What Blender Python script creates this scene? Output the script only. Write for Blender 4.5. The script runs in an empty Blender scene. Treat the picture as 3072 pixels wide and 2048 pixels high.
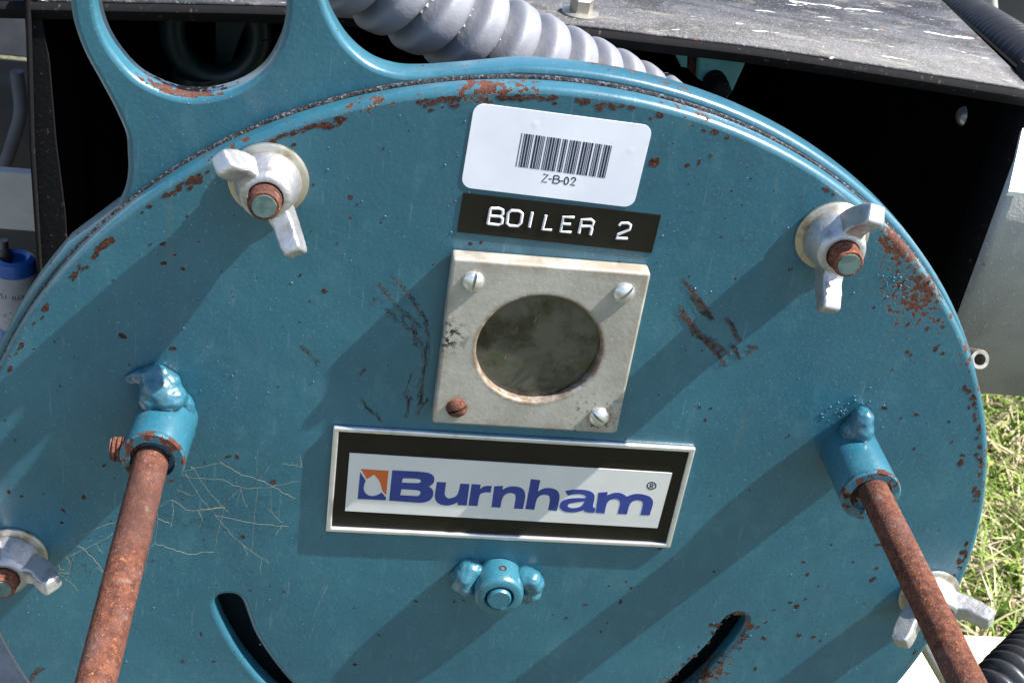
import bpy, bmesh, math, random
import numpy as np
from mathutils import Vector, Matrix, noise as mnoise
random.seed(7); rng = np.random.default_rng(7)
S = bpy.context.scene
C = S.collection

# ------------------------------------------------------------------ camera
PW, PH, PF = 3072., 2048., 3923.35
CAM = np.array([-0.027503, -0.336714, 0.248928])
RM = np.array([[0.98787064, -0.08101235, 0.13247113],
               [-0.06848004, 0.53837796, 0.83991646],
               [0.13936314, 0.83880043, -0.52630005]])      # rows: right, up, forward
cam = bpy.data.cameras.new('Camera'); co = bpy.data.objects.new('Camera', cam); C.objects.link(co)
co.matrix_world = Matrix(((RM[0][0], RM[1][0], -RM[2][0], CAM[0]), (RM[0][1], RM[1][1], -RM[2][1], CAM[1]),
                          (RM[0][2], RM[1][2], -RM[2][2], CAM[2]), (0, 0, 0, 1)))
cam.sensor_width = 36.; cam.lens = PF / PW * 36.; cam.clip_start = .01; cam.clip_end = 300
cam.dof.use_dof = True; cam.dof.focus_distance = .42; cam.dof.aperture_fstop = 60
S.camera = co
S.render.resolution_x = 1024; S.render.resolution_y = 682

# ------------------------------------------------------------------ sky, sun, exposure
SUN = Vector((0.5974, -0.1068, 0.7948)).normalized()
wd = bpy.data.worlds.new('World'); S.world = wd; wd.use_nodes = True
nt = wd.node_tree; nt.nodes.clear()
sk = nt.nodes.new('ShaderNodeTexSky'); sk.sky_type = 'NISHITA'; sk.sun_disc = False
sk.sun_elevation = math.asin(SUN.z); sk.sun_rotation = math.atan2(SUN.x, SUN.y)
bg = nt.nodes.new('ShaderNodeBackground'); bg.inputs[1].default_value = .102
wo = nt.nodes.new('ShaderNodeOutputWorld')
nt.links.new(sk.outputs[0], bg.inputs[0]); nt.links.new(bg.outputs[0], wo.inputs[0])
sl = bpy.data.lights.new('Sun', 'SUN'); sl.energy = 5.0; sl.angle = math.radians(.53); sl.color = (1, .955, .88)
so = bpy.data.objects.new('Sun', sl); C.objects.link(so)
so.rotation_euler = SUN.to_track_quat('Z', 'Y').to_euler()
S.view_settings.view_transform = 'Standard'; S.view_settings.look = 'None'
S.view_settings.exposure = 1.56; S.view_settings.gamma = 1

# ------------------------------------------------------------------ pixel -> place
def ray(px, py):
    return np.array([(px - PW/2)/PF, -(py - PH/2)/PF, 1.]) @ RM
def W(px, py, y=0.):                       # the point of a photo pixel on the plane at depth y
    d = ray(px, py); t = (y - CAM[1])/d[1]; p = CAM + d*t; return Vector(p)
def Wz(px, py, z):                         # ... on a horizontal plane
    d = ray(px, py); t = (z - CAM[2])/d[2]; return Vector(CAM + d*t)
def crop(x0, y0, s):                       # traced coordinates of an enlarged view -> (X, Z) on depth y
    return lambda x, y, Y=0.: (lambda p: (p.x, p.z))(W(x0 + s*x, y0 + s*y, Y))

# ------------------------------------------------------------------ materials
class Mat:
    def __init__(s, name):
        s.m = bpy.data.materials.new(name); s.m.use_nodes = True
        s.t = s.m.node_tree; s.n = s.t.nodes; s.n.clear()
        s.out = s.n.new('ShaderNodeOutputMaterial'); s.b = s.n.new('ShaderNodeBsdfPrincipled')
        s.t.links.new(s.b.outputs[0], s.out.inputs[0])
        s.tc = s.n.new('ShaderNodeTexCoord').outputs['Object']
        mp_ = s.n.new('ShaderNodeMapping'); mp_.inputs['Location'].default_value = (1.3713, 2.0371, .7193); s.t.links.new(s.tc, mp_.inputs[0]); s.tn = mp_.outputs[0]   # keeps surfaces off the noise lattice
    def L(s, a, b): s.t.links.new(a, b)
    def put(s, sock, v):
        if hasattr(v, 'is_linked') or hasattr(v, 'links'): s.L(v, sock)
        elif isinstance(v, (tuple, list)) and len(v) == 3 and sock.type == 'RGBA': sock.default_value = (*v, 1)
        else: sock.default_value = v
    def set(s, **k):
        nm = dict(base='Base Color', rough='Roughness', metal='Metallic', spec='Specular IOR Level', coat='Coat Weight', coatr='Coat Roughness', normal='Normal', trans='Transmission Weight', sheen='Sheen Weight', sub='Subsurface Weight')
        for a, v in k.items(): s.put(s.b.inputs[nm[a]], v)
        return s
    def noise(s, scale, detail=3, rough=.55, vec=None, dist=0., off=None, lac=2.):
        n = s.n.new('ShaderNodeTexNoise'); n.inputs['Scale'].default_value = scale; n.inputs['Detail'].default_value = detail
        n.inputs['Roughness'].default_value = rough; n.inputs['Distortion'].default_value = dist
        s.L(vec if vec is not None else s.tn, n.inputs['Vector']); return n.outputs['Fac']
    def voro(s, scale, feat='F1', vec=None):
        n = s.n.new('ShaderNodeTexVoronoi'); n.feature = feat; n.inputs['Scale'].default_value = scale
        s.L(vec if vec is not None else s.tn, n.inputs['Vector']); return n.outputs['Distance']
    def math(s, op, a, b=0., c=0., clamp=False):
        n = s.n.new('ShaderNodeMath'); n.operation = op; n.use_clamp = clamp
        for i, v in enumerate((a, b, c)): s.put(n.inputs[i], v)
        return n.outputs[0]
    def ramp(s, f, a, b, lo=0., hi=1.):
        n = s.n.new('ShaderNodeMapRange'); n.interpolation_type = 'SMOOTHSTEP'
        for i, v in enumerate((f, a, b, lo, hi)): s.put(n.inputs[i], v)
        return n.outputs[0]
    def mix(s, f, a, b):
        n = s.n.new('ShaderNodeMix'); n.data_type = 'RGBA'
        s.put(n.inputs[0], f); s.put(n.inputs[6], a); s.put(n.inputs[7], b); return n.outputs[2]
    def xyz(s):
        n = s.n.new('ShaderNodeSeparateXYZ'); s.L(s.tc, n.inputs[0]); return n.outputs
    def scaled(s, v):
        n = s.n.new('ShaderNodeMapping'); n.inputs['Scale'].default_value = v; n.inputs['Location'].default_value = (1.37, 2.71, .53); s.L(s.tc, n.inputs[0]); return n.outputs[0]
    def dist(s, p):
        n = s.n.new('ShaderNodeVectorMath'); n.operation = 'DISTANCE'; s.L(s.tc, n.inputs[0]); n.inputs[1].default_value = p; return n.outputs['Value']
    def island(s):
        g = s.n.new('ShaderNodeNewGeometry'); return g.outputs['Random Per Island']
    def bump(s, h, strength=1., d=.001, nrm=None):
        n = s.n.new('ShaderNodeBump'); n.inputs['Strength'].default_value = strength; n.inputs['Distance'].default_value = d
        s.L(h, n.inputs['Height'])
        if nrm is not None: s.L(nrm, n.inputs['Normal'])
        return n.outputs[0]

CC = (0.033627, -0.05172); RD = .17206         # disc centre (X, Z) and radius
TEAL_A, TEAL_B = (.0125, .086, .130), (.0200, .110, .155)
def rust_colour(m):
    f = m.noise(700, 5, .7)
    c = m.mix(m.ramp(f, .35, .62), (.022, .007, .0045), (.088, .022, .009))
    return m.mix(m.ramp(m.noise(1500, 3, .6), .60, .72), c, (.165, .058, .022))
def paint(name, kind):
    m = Mat(name)
    base = m.mix(m.ramp(m.noise(14, 4), .35, .65), TEAL_A, TEAL_B)
    base = m.mix(m.math('MULTIPLY', m.ramp(m.noise(1300, 2, .5), .5, .75), .35), base, (.034, .160, .210))
    # greyish weathered bloom and thin drag marks
    stretch = m.noise(1., 4, .6, m.scaled((260, 60, 34)))
    base = m.mix(m.math('MULTIPLY', m.ramp(stretch, .56, .78), .16), base, (.12, .17, .18))
    base = m.mix(m.math('MULTIPLY', m.ramp(m.noise(1900, 1, .5), .73, .78), .6), base, (.33, .40, .40))
    drip = m.noise(1., 3, .6, m.scaled((190, 40, 9)))
    base = m.mix(m.math('MULTIPLY', m.ramp(drip, .60, .74), m.ramp(m.noise(22, 2), .45, .65, 0, .16)), base, (.16, .125, .04))
    base = m.mix(m.ramp(m.noise(10, 5, .7), .42, .66, 0, .55), base, (.010, .066, .104))
    base = m.mix(m.ramp(m.noise(7, 5, .72, m.scaled((11, 11, 6))), .50, .72, 0, .40), base, (.050, .150, .185))
    base = m.mix(m.math('MULTIPLY', m.ramp(m.noise(1., 3, .5, m.scaled((900, 300, 60))), .66, .74), .35), base, (.11, .19, .22))
    chip = m.noise(430, 4, .62, dist=.25); low = m.noise(26, 2, .5)
    if kind == 'disc':
        r = m.dist((CC[0], 0, CC[1]))
        e = m.ramp(r, RD - .0085, RD - .0005)
        topl = m.ramp(m.dist((CC[0] - .055, 0, CC[1] + .155)), .13, .02)
        rim = m.math('MULTIPLY', e, m.math('ADD', m.math('MULTIPLY', m.ramp(low, .42, .62), .155), m.math('MULTIPLY', topl, .085)))
        pts = [(2055, 560, .008, .15), (2080, 650, .0125, .165), (2125, 705, .012, .12), (2130, 790, .016, .07), (2050, 545, .006, .12), (2255, 1085, .010, .06), (1640, 1530, .010, .22), (1560, 1570, .012, .2), (640, 1560, .007, .14), (1110, 205, .006, .08), (1650, 265, .007, .10)]
        val = m.math('ADD', chip, rim)
        for (x, y, sg, a) in pts:
            p = W(x*1.30612, y*1.30612); dd = m.dist(tuple(p))
            val = m.math('ADD', val, m.ramp(dd, sg*1.5, sg*.25, 0, a))
        mask = m.ramp(val, .735, .750)
    elif kind == 'mount':
        g = m.n.new('ShaderNodeNewGeometry'); sx = m.n.new('ShaderNodeSeparateXYZ'); m.L(g.outputs['Normal'], sx.inputs[0])
        ed = m.ramp(m.math('ABSOLUTE', sx.outputs[1]), .9, .4)
        val = m.math('ADD', chip, m.math('MULTIPLY', ed, m.ramp(low, .40, .70, .02, .20)))
        hb = W(430*1.306, 205*1.306, .012); val = m.math('ADD', val, m.math('MULTIPLY', ed, m.ramp(m.dist(tuple(hb)), .016, .003, 0, .2)))
        mask = m.ramp(val, .735, .755)
    else:
        val = m.math('ADD', chip, m.ramp(low, .45, .7, 0, .07) if kind == 'plain' else m.ramp(m.noise(200, 3, .6), .38, .60, .02, .34)); mask = m.ramp(val, .735, .755)
    col = m.mix(mask, base, rust_colour(m))
    halo = m.ramp(val, .69, .735); halo = m.math('SUBTRACT', halo, mask, clamp=True)
    col = m.mix(m.math('MULTIPLY', halo, .30), col, (.13, .10, .04))
    h = m.math('ADD', m.math('MULTIPLY', m.noise(700, 3, .6), .26), m.math('MULTIPLY', m.noise(110, 4, .6), .5))
    h = m.math('ADD', h, m.math('MULTIPLY', mask, m.math('ADD', -1.1, m.math('MULTIPLY', m.noise(1600, 3, .7), .9))))
    m.set(base=col, rough=m.mix(mask, m.mix(m.noise(60, 3), (.30,)*3, (.44,)*3), (.9,)*3), spec=.5, coat=m.math('MULTIPLY', m.math('SUBTRACT', 1., mask), .6), coatr=.25, normal=m.bump(h, .9, .00030))
    return m.m
def rust(name, dark=1.):
    m = Mat(name); f = m.noise(380, 6, .75); g = m.noise(1100, 4, .7); v = m.noise(70, 3, .6)
    k = lambda c: tuple(x*dark for x in c)
    c = m.mix(m.ramp(f, .3, .68), k((.068, .025, .020)), k((.205, .078, .047)))
    c = m.mix(m.ramp(v, .50, .64, 0, .45), c, k((.15, .085, .078)))
    c = m.mix(m.ramp(g, .58, .70, 0, .9), c, k((.50, .19, .06)))
    c = m.mix(m.ramp(m.noise(1500, 2, .6), .68, .74, 0, .8), c, k((.62, .36, .16)))
    c = m.mix(m.ramp(m.noise(520, 3, .7), .36, .27, 0, .8), c, k((.035, .012, .009)))
    c = m.mix(m.ramp(m.noise(26, 4, .7), .46, .66, 0, .7), c, k((.075, .034, .028)))
    c = m.mix(m.ramp(m.noise(150, 3, .6), .62, .70, 0, .6), c, k((.20, .155, .14)))
    h = m.math('ADD', m.math('MULTIPLY', g, .8), m.noise(420, 4, .7))
    m.set(base=c, rough=.92, spec=.2, normal=m.bump(h, 1., .0006)); return m.m
def metal(name, col=(.62, .62, .63), rough=.42, mt=.75, dirt=(.30, .25, .17), amount=.5, bump=.00015, sc=300):
    m = Mat(name); d = m.ramp(m.noise(160, 4, .65), .5, .72, 0, amount)
    c = m.mix(d, m.mix(m.noise(60, 3), tuple(x*.88 for x in col), tuple(min(1, x*1.08) for x in col)), dirt)
    m.set(base=c, metal=mt, rough=m.mix(m.noise(220, 3), (rough*.8,)*3, (min(1, rough*1.35),)*3), normal=m.bump(m.noise(sc, 4, .65), .8, bump)); return m.m
def plain(name, col, rough=.5, mt=0., var=.12, sc=120, bump=.00008, spec=.5):
    m = Mat(name); n = m.noise(sc, 4, .6)
    c = m.mix(m.ramp(n, .3, .7), tuple(max(0, x*(1 - var)) for x in col), tuple(min(1, x*(1 + var)) for x in col))
    m.set(base=c, rough=m.mix(m.noise(sc*.6, 3), (rough*.85,)*3, (min(1, rough*1.15),)*3), metal=mt, spec=spec, normal=m.bump(m.noise(sc*4, 3), .7, bump)); return m.m
MT = {}
MT['disc'] = paint('teal_paint_rusted', 'disc'); MT['mount'] = paint('teal_paint_plate', 'mount'); MT['paint'] = paint('teal_paint', 'plain'); MT['mouth'] = paint('teal_paint_mouth', 'mouth')
MT['rust'] = rust('rust_rod', .70); MT['rust_dark'] = rust('rust_flake', .34); MT['rust_orange'] = rust('rust_thread', .95)
MT['alu'] = metal('cast_wing', (.44, .44, .455), .42, .8, (.20, .175, .14), .55, .00035, 420)
MT['zinc'] = metal('zinc_washer', (.46, .43, .37), .42, .9, (.20, .15, .07), .8)
MT['screw'] = metal('screw_head', (.62, .63, .64), .34, .8, (.3, .28, .24), .35)
MT['chrome'] = metal('name_frame', (.70, .70, .72), .32, .75, (.35, .35, .36), .4, .00008)
MT['flex'] = metal('flex_hose', (.175, .18, .208), .52, .15, (.20, .19, .21), .5, .0003, 260)
MT['white'] = plain('white_print', (.62, .62, .62), .38, .25, .04, 40)
MT['navy'] = plain('navy_print', (.022, .040, .20), .35, .0, .08)
MT['orange'] = plain('orange_print', (.50, .10, .025), .4, 0, .06)
MT['black'] = plain('black_print', (.007, .006, .005), .38, 0, .25, 90, .00005, .3)
MT['ink'] = plain('ink', (.010, .011, .030), .5, 0, .1)
MT['emboss'] = plain('embossed_white', (.62, .61, .66), .4, 0, .05)
MT['jacket'] = plain('black_sheet', (.0045, .0045, .005), .75, 0, .3, 50, .0001, .15)
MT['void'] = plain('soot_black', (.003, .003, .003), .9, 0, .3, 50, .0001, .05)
MT['rubber'] = plain('black_conduit', (.022, .022, .025), .38, 0, .2, 100)
MT['bluebottle'] = plain('blue_tank', (.006, .06, .24), .4, 0, .1)
MT['label'] = plain('paper_label', (.24, .23, .25), .7, 0, .08)
MT['offwhite'] = plain('offwhite_metal', (.30, .29, .285), .6, 0, .08, 60)
MT['grime'] = plain('tan_thread', (.27, .23, .14), .9, 0, .2, 300)
MT['patch_white'] = plain('patch_white', (.78, .78, .76), .5, 0, .03)  # for the slab added as a bright patch

def sticker_mat():
    m = Mat('white_sticker'); c = m.mix(m.ramp(m.noise(40, 4), .4, .7), (.64, .65, .72), (.72, .72, .78))
    c = m.mix(m.ramp(m.noise(900, 2), .74, .78, 0, .5), c, (.4, .36, .3))
    h = m.math('ADD', m.math('MULTIPLY', m.ramp(m.voro(95), .16, .0), .5), m.noise(60, 3))
    m.set(base=c, rough=.45, normal=m.bump(h, .22, .0003)); return m.m
MT['sticker'] = sticker_mat()
def steel_frame():
    m = Mat('tan_steel_frame'); X = m.xyz()
    ex = m.math('ABSOLUTE', m.math('SUBTRACT', X[0], .035954)); ez = m.math('ABSOLUTE', m.math('SUBTRACT', X[2], .038911))
    edge = m.ramp(m.math('MAXIMUM', ex, ez), .0245, .0295)
    rr = m.dist((.035954, -.00615, .038911)); ring = m.ramp(m.math('ABSOLUTE', m.math('SUBTRACT', rr, .0190)), .0022, .0002)
    ring = m.math('MULTIPLY', ring, m.ramp(m.noise(160, 4, .7), .30, .58))
    st = m.math('MULTIPLY', edge, m.ramp(m.noise(120, 4, .7), .40, .62))
    c = m.mix(m.ramp(m.noise(50, 5, .65), .35, .68), (.285, .27, .235), (.38, .365, .325))
    c = m.mix(m.math('MULTIPLY', m.ramp(m.noise(1400, 3, .6), .55, .7), .3), c, (.50, .47, .42))
    c = m.mix(m.math('MULTIPLY', st, .45), c, (.19, .125, .07))
    c = m.mix(m.math('MULTIPLY', ring, .8), c, (.11, .052, .016))
    for (x, y) in ((1367, 1222), (1800, 1250)):
        p = W(x, y, -.0062); f = m.math('MULTIPLY', m.ramp(m.dist(tuple(p)), .0058, .003), m.ramp(m.noise(300, 3), .35, .6))
        c = m.mix(m.math('MULTIPLY', f, .6), c, (.26, .12, .04))
    k = W(1785, 1265, -.0062); f = m.math('MULTIPLY', m.ramp(m.dist(tuple(k)), .014, .004), m.ramp(m.noise(420, 4, .75), .55, .60))
    k2 = W(1340, 1010, -.0062); f2 = m.math('MULTIPLY', m.ramp(m.dist(tuple(k2)), .009, .002), m.ramp(m.noise(420, 4, .75), .50, .56))
    c = m.mix(m.math('MAXIMUM', f, f2), c, (.03, .018, .014))
    m.set(base=c, metal=.25, rough=.5, normal=m.bump(m.noise(700, 4, .65), .7, .00012)); return m.m
MT['frame'] = steel_frame()
def glass_mat():
    m = Mat('reflection_glass'); c = m.mix(m.ramp(m.noise(75, 5, .65), .36, .64), (.006, .007, .006), (.070, .066, .055))  # olive and grey mottle: a blurred reflection put into the glass colour
    c = m.mix(m.ramp(m.noise(140, 4, .6), .56, .68, 0, .6), c, (.030, .045, .016))
    c = m.mix(m.ramp(m.noise(1., 4, .7, m.scaled((420, 420, 130))), .64, .72, 0, .5), c, (.26, .21, .17))
    m.set(base=c, rough=.16, spec=.5, coat=.6, coatr=.05); return m.m
MT['glass'] = glass_mat()
def top_panel_mat():
    m = Mat('dusty_black_sheet')
    a = m.noise(1., 6, .68, m.scaled((26, 60, 60)), .9); b = m.noise(1., 5, .65, m.scaled((60, 150, 150)), .6)
    c = m.mix(m.ramp(a, .38, .62), (.011, .0115, .014), (.052, .052, .060))
    c = m.mix(m.ramp(b, .55, .68, 0, .7), c, (.14, .13, .115))
    v = m.voro(34, vec=m.scaled((.9, 1.5, 1.5))); c = m.mix(m.math('MULTIPLY', m.ramp(v, .30, .22), m.ramp(m.noise(24, 2), .50, .58, 0, .7)), c, (.15, .14, .12))
    c = m.mix(m.ramp(m.noise(900, 3, .6), .60, .68, 0, .6), c, (.24, .24, .26))
    c = m.mix(m.ramp(m.noise(1., 3, .6, m.scaled((140, 300, 300))), .66, .72, 0, .6), c, (.30, .12, .05))
    c = m.mix(m.ramp(m.noise(1., 4, .6, m.scaled((40, 160, 160)), 1.2), .635, .67), c, (.62, .60, .57))
    m.set(base=c, rough=.55, normal=m.bump(m.noise(420, 5, .7), .8, .0005)); return m.m
MT['top'] = top_panel_mat()
def grey_panel_mat():
    m = Mat('grey_metal_sheet'); c = m.mix(m.ramp(m.noise(30, 4), .35, .65), (.34, .34, .345), (.45, .45, .45))
    c = m.mix(m.ramp(m.noise(900, 3, .6), .60, .70, 0, .8), c, (.62, .62, .62))
    c = m.mix(m.ramp(m.noise(150, 3, .6), .70, .74, 0, .6), c, (.25, .15, .06))
    m.set(base=c, metal=.35, rough=.42, normal=m.bump(m.noise(900, 3, .6), 1., .0002)); return m.m
MT['grey'] = grey_panel_mat()
def wood_mat():
    m = Mat('pale_wood'); g = m.noise(1., 5, .6, m.scaled((12, 160, 160)), .6)
    m.set(base=m.mix(m.ramp(g, .35, .7), (.62, .54, .38), (.78, .72, .58)), rough=.75, normal=m.bump(g, .6, .0006)); return m.m
MT['wood'] = wood_mat()
def grass_mat():
    m = Mat('grass_blade'); r = m.island()
    c = m.mix(m.ramp(r, .0, .50), (.10, .17, .022), (.20, .26, .05))
    n = m.n.new('ShaderNodeValToRGB'); e = n.color_ramp.elements
    e[0].position = 0; e[0].color = (.075, .15, .018, 1); e[1].position = 1; e[1].color = (.36, .28, .18, 1)
    for p, cc in ((.25, (.17, .26, .035, 1)), (.48, (.27, .34, .08, 1)), (.58, (.36, .34, .18, 1)), (.8, (.44, .37, .25, 1))):
        q = e.new(p); q.color = cc
    m.L(r, n.inputs[0]); m.set(base=n.outputs[0], rough=.55, spec=.35); return m.m
MT['grass'] = grass_mat()
def soil_mat():
    m = Mat('lawn_soil'); n = m.noise(24, 6, .7); k = m.noise(110, 5, .7)
    c = m.mix(m.ramp(n, .35, .65), (.05, .075, .02), (.15, .135, .07)); c = m.mix(m.ramp(k, .45, .65, 0, .7), c, (.20, .20, .09))
    m.set(base=c, rough=.95, normal=m.bump(k, 1., .02)); return m.m
MT['soil'] = soil_mat()
def paver_mat():
    m = Mat('grey_paver'); m.set(base=m.mix(m.ramp(m.noise(40, 5, .7), .3, .7), (.20, .19, .18), (.30, .285, .27)), rough=.9, normal=m.bump(m.noise(300, 4, .7), .8, .001)); return m.m
MT['paver'] = paver_mat()
def gasket_mat():
    m = Mat('rope_gasket'); n = m.noise(900, 3, .7)
    m.set(base=m.mix(m.ramp(n, .50, .64), (.006, .006, .008), (.11, .11, .13)), rough=.8, normal=m.bump(n, 1., .0012)); return m.m
MT['gasket'] = gasket_mat()
MT['mud'] = plain('dried_mud', (.072, .050, .043), .95, 0, .6, 400, .0004, .1)
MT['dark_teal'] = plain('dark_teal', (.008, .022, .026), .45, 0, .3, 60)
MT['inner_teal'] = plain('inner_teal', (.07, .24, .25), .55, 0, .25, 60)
MT['siding'] = plain('grey_siding', (.075, .075, .085), .7, 0, .2, 40)

# ------------------------------------------------------------------ mesh helpers
def link(name, me, mat, parent=None, smooth=None):
    o = bpy.data.objects.new(name, me); C.objects.link(o)
    if mat is not None and not me.materials: me.materials.append(MT[mat] if isinstance(mat, str) else mat)
    if smooth is not None:
        me.polygons.foreach_set('use_smooth', [smooth]*len(me.polygons))
        if smooth:
            try: me.set_sharp_from_angle(angle=math.radians(42))
            except Exception: pass
    if parent is not None:
        o.parent = parent; o.matrix_parent_inverse = Matrix.Translation(-root_loc(parent))
    return o
ROOTS = {}
def root_loc(o): return ROOTS.get(o.name, Vector((0, 0, 0)))
def thing(name, label, cat, loc, group=None):
    o = bpy.data.objects.new(name, None); C.objects.link(o); o.location = loc; o.empty_display_size = .01
    ROOTS[o.name] = Vector(loc); return tag(o, label, cat, group)
def tag(o, label, cat, group=None):
    o['label'] = label; o['category'] = cat
    if group: o['group'] = group
    return o
def pyd(name, v, f, mat, parent=None, smooth=None):
    me = bpy.data.meshes.new(name); me.from_pydata([tuple(x) for x in v], [], f); me.update(); me.validate()
    return link(name, me, mat, parent, smooth)
def evaluated(o):
    dg = bpy.context.evaluated_depsgraph_get(); me = bpy.data.meshes.new_from_object(o.evaluated_get(dg)); return me
def ext(name, loops, yf, th, bev, mat, parent=None, res=2):
    """a solid cut from (X, Z) outlines, its front face at y = yf, th thick, rounded edges; inner outlines are holes"""
    cu = bpy.data.curves.new('tmp', 'CURVE'); cu.dimensions = '2D'; cu.fill_mode = 'BOTH'
    for lp in loops:
        s = cu.splines.new('POLY'); s.points.add(len(lp) - 1)
        for p, q in zip(s.points, lp): p.co = (q[0], q[1], 0, 1)
        s.use_cyclic_u = True
    cu.extrude = max(1e-6, th/2 - bev); cu.bevel_depth = bev; cu.bevel_resolution = res; cu.offset = -bev
    o = bpy.data.objects.new('tmp', cu); C.objects.link(o); me = evaluated(o)
    bpy.data.objects.remove(o); bpy.data.curves.remove(cu)
    n = len(me.vertices); a = np.empty(n*3); me.vertices.foreach_get('co', a); a = a.reshape(-1, 3)
    b = np.stack([a[:, 0], yf + th/2 - a[:, 2], a[:, 1]], 1); me.vertices.foreach_set('co', b.ravel()); me.update()
    bm = bmesh.new(); bm.from_mesh(me); bmesh.ops.remove_doubles(bm, verts=bm.verts, dist=1e-6)
    bmesh.ops.recalc_face_normals(bm, faces=bm.faces)
    for f in bm.faces: f.smooth = abs(f.normal.y) < .999
    for e in bm.edges: e.smooth = not (len(e.link_faces) == 2 and e.calc_face_angle(0) > .75)
    bm.to_mesh(me); bm.free(); me.name = name; me.materials.clear()
    return link(name, me, mat, parent)
def rect(cx, cz, w, h, r=0., n=6, a=0.):
    pts = []
    for sx, sz, a0 in ((1, 1, 0), (-1, 1, 90), (-1, -1, 180), (1, -1, 270)):
        if r <= 0: pts.append((sx*w/2, sz*h/2)); continue
        for k in range(n + 1):
            t = math.radians(a0 + 90*k/n); pts.append((sx*(w/2 - r) + r*math.cos(t), sz*(h/2 - r) + r*math.sin(t)))
    ca, sa = math.cos(a), math.sin(a)
    return [(cx + ca*x - sa*z, cz + sa*x + ca*z) for x, z in pts]
def circle(cx, cz, r, n=48): return [(cx + r*math.cos(2*math.pi*k/n), cz + r*math.sin(2*math.pi*k/n)) for k in range(n)]
def smooth_loop(pts, it=2, keep=50.):
    for _ in range(it):
        out = []; n = len(pts)
        for i in range(n):
            a, b, c = Vector(pts[i-1]), Vector(pts[i]), Vector(pts[(i+1) % n])
            u, v = b - a, c - b
            if u.length < 1e-9 or v.length < 1e-9: continue
            if math.degrees(u.angle(v)) > keep: out.append(tuple(b))
            else: out += [tuple(b*.75 + a*.25), tuple(b*.75 + c*.25)]
        pts = out
    return pts
def catmull(pts, n=8, closed=False):
    P = [Vector(p) for p in pts]; out = []; m = len(P)
    for i in range(m if closed else m - 1):
        a = P[(i-1) % m] if closed or i else P[0]*2 - P[1]; b = P[i]; c = P[(i+1) % m]
        d = P[(i+2) % m] if closed or i + 2 < m else P[-1]*2 - P[-2]
        for k in range(n):
            t = k/n; out.append(.5*((2*b) + (c - a)*t + (2*a - 5*b + 4*c - d)*t*t + (3*b - a - 3*c + d)*t**3))
    if not closed: out.append(P[-1])
    return out
def frame_of(ax):
    ax = ax.normalized(); u = ax.orthogonal().normalized(); return u, ax.cross(u).normalized()
def lathe(name, prof, base, ax, mat, parent=None, n=40, wob=0., smooth=True):
    ax = Vector(ax).normalized(); u, v = frame_of(ax); base = Vector(base); V = []; F = []
    for (r, h) in prof:
        for k in range(n):
            t = 2*math.pi*k/n; rr = r
            if wob and r > 1e-5: rr = r*(1 + wob*mnoise.noise(Vector((math.cos(t)*2 + base.x*90, math.sin(t)*2, h*400))))
            V.append(base + ax*h + (u*math.cos(t) + v*math.sin(t))*rr)
    for i in range(len(prof) - 1):
        for k in range(n):
            a = i*n + k; b = i*n + (k+1) % n; F.append((a, b, b + n, a + n))
    if prof[0][0] > 1e-6: F.append(tuple(range(n))[::-1])
    if prof[-1][0] > 1e-6: F.append(tuple((len(prof)-1)*n + k for k in range(n)))
    me = bpy.data.meshes.new(name); me.from_pydata([tuple(x) for x in V], [], F); me.update()
    bm = bmesh.new(); bm.from_mesh(me); bmesh.ops.remove_doubles(bm, verts=bm.verts, dist=1e-7); bmesh.ops.recalc_face_normals(bm, faces=bm.faces); bm.to_mesh(me); bm.free()
    return link(name, me, mat, parent, smooth)
def sweep(name, path, rad, mat, parent=None, n=16, flat=None, cap=True):
    """tube along path; rad(s, theta) with s the length run so far"""
    P = [Vector(p) for p in path]; V = []; F = []; s = 0.
    T = [(P[min(i+1, len(P)-1)] - P[max(i-1, 0)]).normalized() for i in range(len(P))]
    u, _ = frame_of(T[0])
    for i, p in enumerate(P):
        if i: s += (p - P[i-1]).length
        u = (u - T[i]*u.dot(T[i])).normalized(); v = T[i].cross(u)
        for k in range(n):
            t = 2*math.pi*k/n; r = rad(s, t) if callable(rad) else rad
            q = p + (u*math.cos(t) + v*math.sin(t))*r
            V.append(q)
    for i in range(len(P) - 1):
        for k in range(n):
            a = i*n + k; b = i*n + (k+1) % n; F.append((a, b, b + n, a + n))
    if cap: F.append(tuple(range(n))[::-1]); F.append(tuple((len(P)-1)*n + k for k in range(n)))
    return V, F
def tube(name, path, rad, mat, parent=None, n=16):
    V, F = sweep(name, path, rad, mat, parent, n); return pyd(name, V, F, mat, parent, True)
def tubes(name, paths, rads, mat, parent=None, n=6, flat_y=None, k=1.):
    VV = []; FF = []
    for p, r in zip(paths, rads):
        V, F = sweep('', p, r, None, None, n); o = len(VV)
        VV += [(v[0], flat_y + (v[1] - flat_y)*k, v[2]) if flat_y is not None else tuple(v) for v in V]; FF += [tuple(i + o for i in f) for f in F]
    return pyd(name, VV, FF, mat, parent, True)
def box(name, lo, hi, mat, parent=None, bev=0.):
    bm = bmesh.new(); bmesh.ops.create_cube(bm, size=1.)
    for v in bm.verts: v.co = Vector([lo[i] + (v.co[i] + .5)*(hi[i] - lo[i]) for i in range(3)])
    if bev: bmesh.ops.bevel(bm, geom=list(bm.edges), offset=bev, segments=2, affect='EDGES', profile=.5)
    me = bpy.data.meshes.new(name); bm.to_mesh(me); bm.free(); return link(name, me, mat, parent)
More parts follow.
